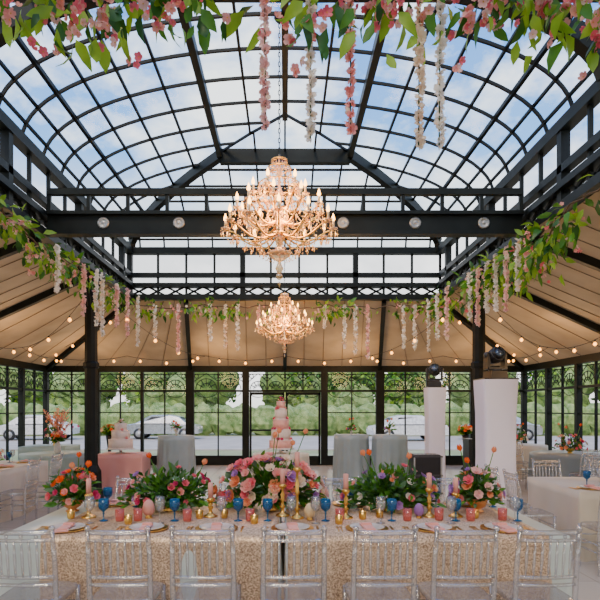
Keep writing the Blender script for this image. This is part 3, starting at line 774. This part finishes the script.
arrangement('flower_centerpiece',(-4.7,8.7,.76),.26,.3,.28,150,40,PAL,(.03,.05),3,ORANGE,GOLD,.10,.08)
cloth_table('guest_table',-5.7,13.6,1.1,1.0,.76,SAGE)
arrangement('flower_centerpiece',(-5.6,13.6,.76),.24,.24,.34,120,30,[ORANGE,PEACH,PINK,CREAM],(.03,.05),4,ORANGE,GOLD,.2,.07)
for x,y,r in ((-3.85,8.1,pi/2),(-3.85,8.9,pi/2),(-5.65,8.2,-pi/2),(-4.5,7.2,0),(-5.0,7.2,0)): place(c0.data,'dining_chair',(x,y,0),r)
for i in range(3):
    place(s0.data,'place_setting',(-4.75+.42,8.6-.8+.8*i,.762),pi/2); place(W0.data,'wine_glass',(-4.75+.2,8.6-.65+.7*i,.76)); place(G0.data,'blue_goblet',(-4.75+.15,8.6-.85+.8*i,.76))
cloth_table('guest_table',4.25,6.75,2.1,1.3,.76,IVORY)
arrangement('flower_centerpiece',(4.2,6.9,.76),.26,.2,.28,150,36,PAL,(.03,.05),3)
for x in (3.45,4.0): place(s0.data,'place_setting',(x,6.3,.762)); place(W0.data,'wine_glass',(x+.2,6.5,.76)); place(G0.data,'blue_goblet',(x+.08,6.55,.76))
for x,y,r in ((3.3,5.72,0),(3.9,5.72,0),(2.85,6.5,-pi/2),(2.85,7.1,-pi/2),(4.5,7.7,pi),(3.7,7.7,pi)): place(c0.data,'dining_chair',(x,y,0),r)
round_table('round_guest_table',5.75,11.3,.75,.76,GREYB); arrangement('flower_centerpiece',(5.75,11.3,.76),.28,.28,.26,150,36,PAL,(.03,.05),3)
round_table('round_guest_table',5.7,13.9,.75,.76,IVORY); arrangement('flower_centerpiece',(5.7,13.9,.76),.28,.28,.35,150,36,[PINK,BLUSH,PEACH,WHITE],(.03,.05),4)
for x,y,r in ((4.75,11.3,-pi/2),(5.5,10.25,0),(5.2,12.5,pi),(4.7,13.9,-pi/2),(5.0,9.2,0)): place(c0.data,'dining_chair',(x,y,0),r)

def moving_head():
    m=MB(); m.box((0,0,.06),(.30,.26,.12),BLACK,0,.92)
    m.lathe([(.11,.12),(.11,.15)],DGREY,16)
    for sx in (-1,1):
        m.box((sx*.15,0,.28),(.05,.14,.26),BLACK,0,.85); m.ball((sx*.15,0,.38),.05,DGREY,10,6)
    m.box((0,0,.165),(.32,.16,.035),BLACK)
    R_=Matrix.Rotation(math.radians(68),4,'X')
    m.lathe([(.02,-.15),(.085,-.13),(.115,-.05),(.12,.06),(.10,.12),(.095,.14),(.085,.14),(.08,.12)],BLACK,18,(0,0,.37),R_)
    m.lathe([(.001,.125),(.08,.122),(.08,.128),(.001,.14)],LENS,16,(0,0,.37),R_)
    for k in range(5): m.lathe([(.118,-.04+k*.03),(.124,-.035+k*.03),(.118,-.03+k*.03)],DGREY,18,(0,0,.37),R_)
    return m
def pedestal(name,x,y,w,h):
    m=MB(); n=20; vs=[]
    prof=[(1.12,0.0),(1.05,.04),(.93,.3),(.90,.9),(.92,1.6),(1.0,h-.05),(1.0,h)]
    for s_,z in prof:
        for i in range(n):
            a=2*pi*i/n+pi/n; c,q=math.cos(a),math.sin(a); e=.22
            vs.append((w/2*s_*math.copysign(abs(c)**e,c),w/2*s_*math.copysign(abs(q)**e,q),z))
    N_=len(prof); fs=[(j*n+i,j*n+(i+1)%n,(j+1)*n+(i+1)%n,(j+1)*n+i) for j in range(N_-1) for i in range(n)]+[tuple((N_-1)*n+i for i in range(n)),tuple(range(n-1,-1,-1))]
    m.add(vs,fs,WCLOTH,False); m.box((0,0,h+.01),(w*.96,w*.96,.02),BLACK)
    return m.build(name,(x,y,0))
pedestal('fixture_pedestal',3.38,9.0,.56,2.12); pedestal('fixture_pedestal',3.33,12.45,.42,2.12)
mh=moving_head(); h0=mh.build('moving_head_light',(3.38,9.0,2.14),.2); place(h0.data,'moving_head_light',(3.33,12.45,2.14),-.3)
m=MB()
m.box((0,0,.37),(.55,.45,.74),BLACK)
for z in (.02,.36,.72): m.box((0,0,z+.01),(.57,.47,.03),DGREY)
for x in (-.26,.26): m.box((x,-.22,.37),(.03,.03,.72),MEDAL)
for i in range(6): m.lathe([(.012,.755),(.012,.775)],MEDAL,8,(-.2+.08*i,-.1,0))
m.box((0,0,.75),(.5,.38,.03),DGREY)
m.build('sound_equipment_case',(2.75,11.0,0))
m=MB(); m.box((0,0,.5),(.42,.4,1.0),BLACK)
for z,r in ((.32,.16),(.74,.12)): m.lathe([(.001,.0),(r*.3,.01),(r*.8,-.015),(r,.01),(r*1.05,.012)],DGREY,20,(0,-.21,z),Matrix.Rotation(pi/2,4,'X'))
m.build('loudspeaker',(4.15,12.2,0))
def tallvase(x,y):
    m=MB(); m.lathe([(.12,0),(.13,.03),(.05,.1),(.04,.5),(.08,.8),(.11,.95),(.10,.95),(.06,.8)],BLACK,16)
    for i in range(60): m.leaf((0,0,.95),(U(-1,1),U(-1,1),U(.1,1.2)),.26,.08,random.choice(LEAFM))
    for i in range(16): 
        d=V((U(-1,1),U(-1,1),U(.3,1))).normalized()*.24; m.tube([(0,0,.93),V((0,0,.97))+d],.004,LEAFM[0],3); m.flower(V((0,0,.97))+d,d,.055,random.choice((PEACH,ORANGE,YEL,CREAM)),2,None,6)
    return m.build('tall_flower_vase',(x,y,0))
tallvase(4.9,15.2); tallvase(-4.7,15.0)

# ---------------------------------------------------------------- outdoors
def car(name,loc,rz,paint):
    m=MB()
    prof=[(-2.2,.35),(-2.25,.62),(-2.1,.85),(-1.55,.95),(-1.0,1.38),(-.4,1.50),(.7,1.48),(1.35,1.15),(1.65,.98),(2.1,.92),(2.25,.7),(2.22,.35)]
    vs=[]
    for y,k in ((-.88,0),(-.80,1),(.80,1),(.88,0)):
        for (x,z) in prof:
            yy=y
            if k==0 and z>1.0: yy=math.copysign(.70,y)
            if k==1 and z>1.0: yy=math.copysign(.60,y)
            vs.append((x,yy,z if not(k==0 and z>.9) else z-.04))
    P=len(prof)
    fs=[(j*P+i,j*P+i+1,(j+1)*P+i+1,(j+1)*P+i) for j in range(3) for i in range(P-1)]
    fs+= [tuple(range(P-1,-1,-1)),tuple(3*P+i for i in range(P)),(0,P,2*P,3*P,3*P+P-1,2*P+P-1,P+P-1,P-1)]
    m.add(vs,fs,paint,False)
    for sy in (-1,1):
        m.add([(-.95,sy*.80,1.0),(1.25,sy*.80,1.0),(.65,sy*.72,1.38),(-.75,sy*.72,1.36)],[(0,1,2,3)],BLACK)
        m.add([(-1.0,sy*.885,.98),(1.3,sy*.885,.98),(1.3,sy*.885,.93),(-1.0,sy*.885,.93)],[(0,1,2,3)],DGREY)
        for x in (-1.35,1.4):
            m.lathe([(.33,-.12),(.34,-.1),(.34,.1),(.33,.12),(.2,.12)],BLACK,20,(x,sy*.80,.34),Matrix.Rotation(pi/2,4,'X'))
            m.lathe([(.2,-.13),(.2,.13)],MEDAL,16,(x,sy*.80,.34),Matrix.Rotation(pi/2,4,'X'))
    m.add([(-1.48,-.62,1.0),(-1.48,.62,1.0),(-1.03,.55,1.36),(-1.03,-.55,1.36)],[(0,1,2,3)],BLACK)
    m.add([(1.42,-.62,1.13),(1.42,.62,1.13),(.80,.55,1.45),(.80,-.55,1.45)],[(0,1,2,3)],BLACK)
    for sy in (-1,1): m.box((-2.2,sy*.6,.72),(.08,.3,.12),CHINA); m.box((2.2,sy*.6,.78),(.08,.25,.12),HOT)
    return m.build(name,loc,rz)
PW=mat('white_car_paint',(.80,.80,.80),rough=.2); PS=mat('silver_car_paint',(.50,.52,.55),rough=.2,metal=.5)
for x,y,r,p in ((7.2,33,.1,PW),(13,34,-.1,PS),(-7.5,35,pi,PS),(-15,34,.1,PW)): car('parked_car',(x,y,-.25),r,p)
def tree(x,y,h,r):
    m=MB(); m.tube([(0,0,0),(U(-.2,.2),U(-.2,.2),h*.35),(U(-.3,.3),0,h*.6)],[.28,.2,.1],BARK,8)
    for k in range(9):
        c=V((U(-1,1)*r*.6,U(-1,1)*r*.6,h*.55+U(-.35,.32)*h)); rr=r*U(.45,.7); n=14;rg=9; vs=[]
        for i in range(rg+1):
            for j in range(n):
                d=V((math.sin(pi*i/rg)*math.cos(2*pi*j/n),math.sin(pi*i/rg)*math.sin(2*pi*j/n),math.cos(pi*i/rg)))
                vs.append(c+d*rr*(1+.35*noise.noise(d*3+c)+U(-.06,.06)))
        m.add(vs,[(i*n+j,i*n+(j+1)%n,(i+1)*n+(j+1)%n,(i+1)*n+j) for i in range(rg) for j in range(n)],TREE if k%2 else TREE2,False)
    for k in range(500):
        a=U(0,2*pi); e=U(-.6,1.4); p=V((r*U(.6,1)*math.cos(a)*math.cos(e),r*U(.6,1)*math.sin(a)*math.cos(e),h*.62+h*.42*math.sin(e))); m.leaf(p,(U(-1,1),U(-1,1),U(-1,1)),.5,.3,random.choice(LEAFM))
    m.build('tree',(x,y,-.3))
for i in range(15): tree(-42+6*i+U(-1.5,1.5),48+U(-2,4),U(5,7.5),U(2.6,3.6))
for x,y in ((-17,16),(-16,9),(17,15),(16,8),(-20,22),(20,21)): tree(x,y,U(4.5,6),2.6)
m=MB()
for i in range(60):
    x=-45+1.5*i; n=10;rg=7;c=V((x,0,1.1)); vs=[]
    for a in range(rg+1):
        for j in range(n):
            d=V((math.sin(pi*a/rg)*math.cos(2*pi*j/n),math.sin(pi*a/rg)*math.sin(2*pi*j/n),math.cos(pi*a/rg))); vs.append(c+V((d.x*1.1,d.y*.9,d.z*1.2))*(1+.3*noise.noise(d*2.5+c)))
    m.add(vs,[(a*n+j,a*n+(j+1)%n,(a+1)*n+(j+1)%n,(a+1)*n+j) for a in range(rg) for j in range(n)],TREE2)
m.build('hedge',(0,40.5,-.3))

# ---------------------------------------------------------------- sky & sun
w=bpy.data.worlds.new('sky'); scene.world=w; w.use_nodes=True; nt=w.node_tree; bg=nt.nodes['Background']
tc=nt.nodes.new('ShaderNodeTexCoord'); sp=nt.nodes.new('ShaderNodeSeparateXYZ'); nt.links.new(tc.outputs['Generated'],sp.inputs[0])
r=nt.nodes.new('ShaderNodeValToRGB'); nt.links.new(sp.outputs['Z'],r.inputs[0])
e=r.color_ramp.elements; e[0].position=0.0; e[0].color=(1.0,.97,.92,1); e[1].position=.75; e[1].color=(.07,.26,.85,1)
x=r.color_ramp.elements.new(.29); x.color=(.92,.96,1.0,1); x=r.color_ramp.elements.new(.40); x.color=(.22,.50,1.0,1)
mp=nt.nodes.new('ShaderNodeMapping'); mp.inputs['Scale'].default_value=(1,1,1.8); nt.links.new(tc.outputs['Generated'],mp.inputs[0])
n=nt.nodes.new('ShaderNodeTexNoise'); n.inputs['Scale'].default_value=5.0; n.inputs['Detail'].default_value=7; n.inputs['Roughness'].default_value=.62; nt.links.new(mp.outputs[0],n.inputs[0])
cr=nt.nodes.new('ShaderNodeValToRGB'); cr.color_ramp.elements[0].position=.45; cr.color_ramp.elements[0].color=(0,0,0,1); cr.color_ramp.elements[1].position=.66; cr.color_ramp.elements[1].color=(1,1,1,1); nt.links.new(n.outputs[0],cr.inputs[0])
mx=nt.nodes.new('ShaderNodeMixRGB'); nt.links.new(cr.outputs[0],mx.inputs[0]); nt.links.new(r.outputs[0],mx.inputs[1]); mx.inputs[2].default_value=(1.3,1.3,1.3,1)
nt.links.new(mx.outputs[0],bg.inputs[0]); bg.inputs[1].default_value=2.0
sl=bpy.data.lights.new('sun','SUN'); sl.energy=2.7; sl.angle=math.radians(20); sl.color=(1,.78,.52); so=bpy.data.objects.new('sun',sl); scene.collection.objects.link(so)
so.rotation_euler=(math.radians(42),math.radians(-10),0)

# ---------------------------------------------------------------- camera
cd=bpy.data.cameras.new('camera'); cam=bpy.data.objects.new('camera',cd); scene.collection.objects.link(cam)
cam.location=(0,0,1.67); cam.rotation_euler=(pi/2,0,0); cd.lens=33.6; cd.sensor_width=36; cd.shift_x=.025; cd.shift_y=.18; cd.clip_end=400
scene.camera=cam
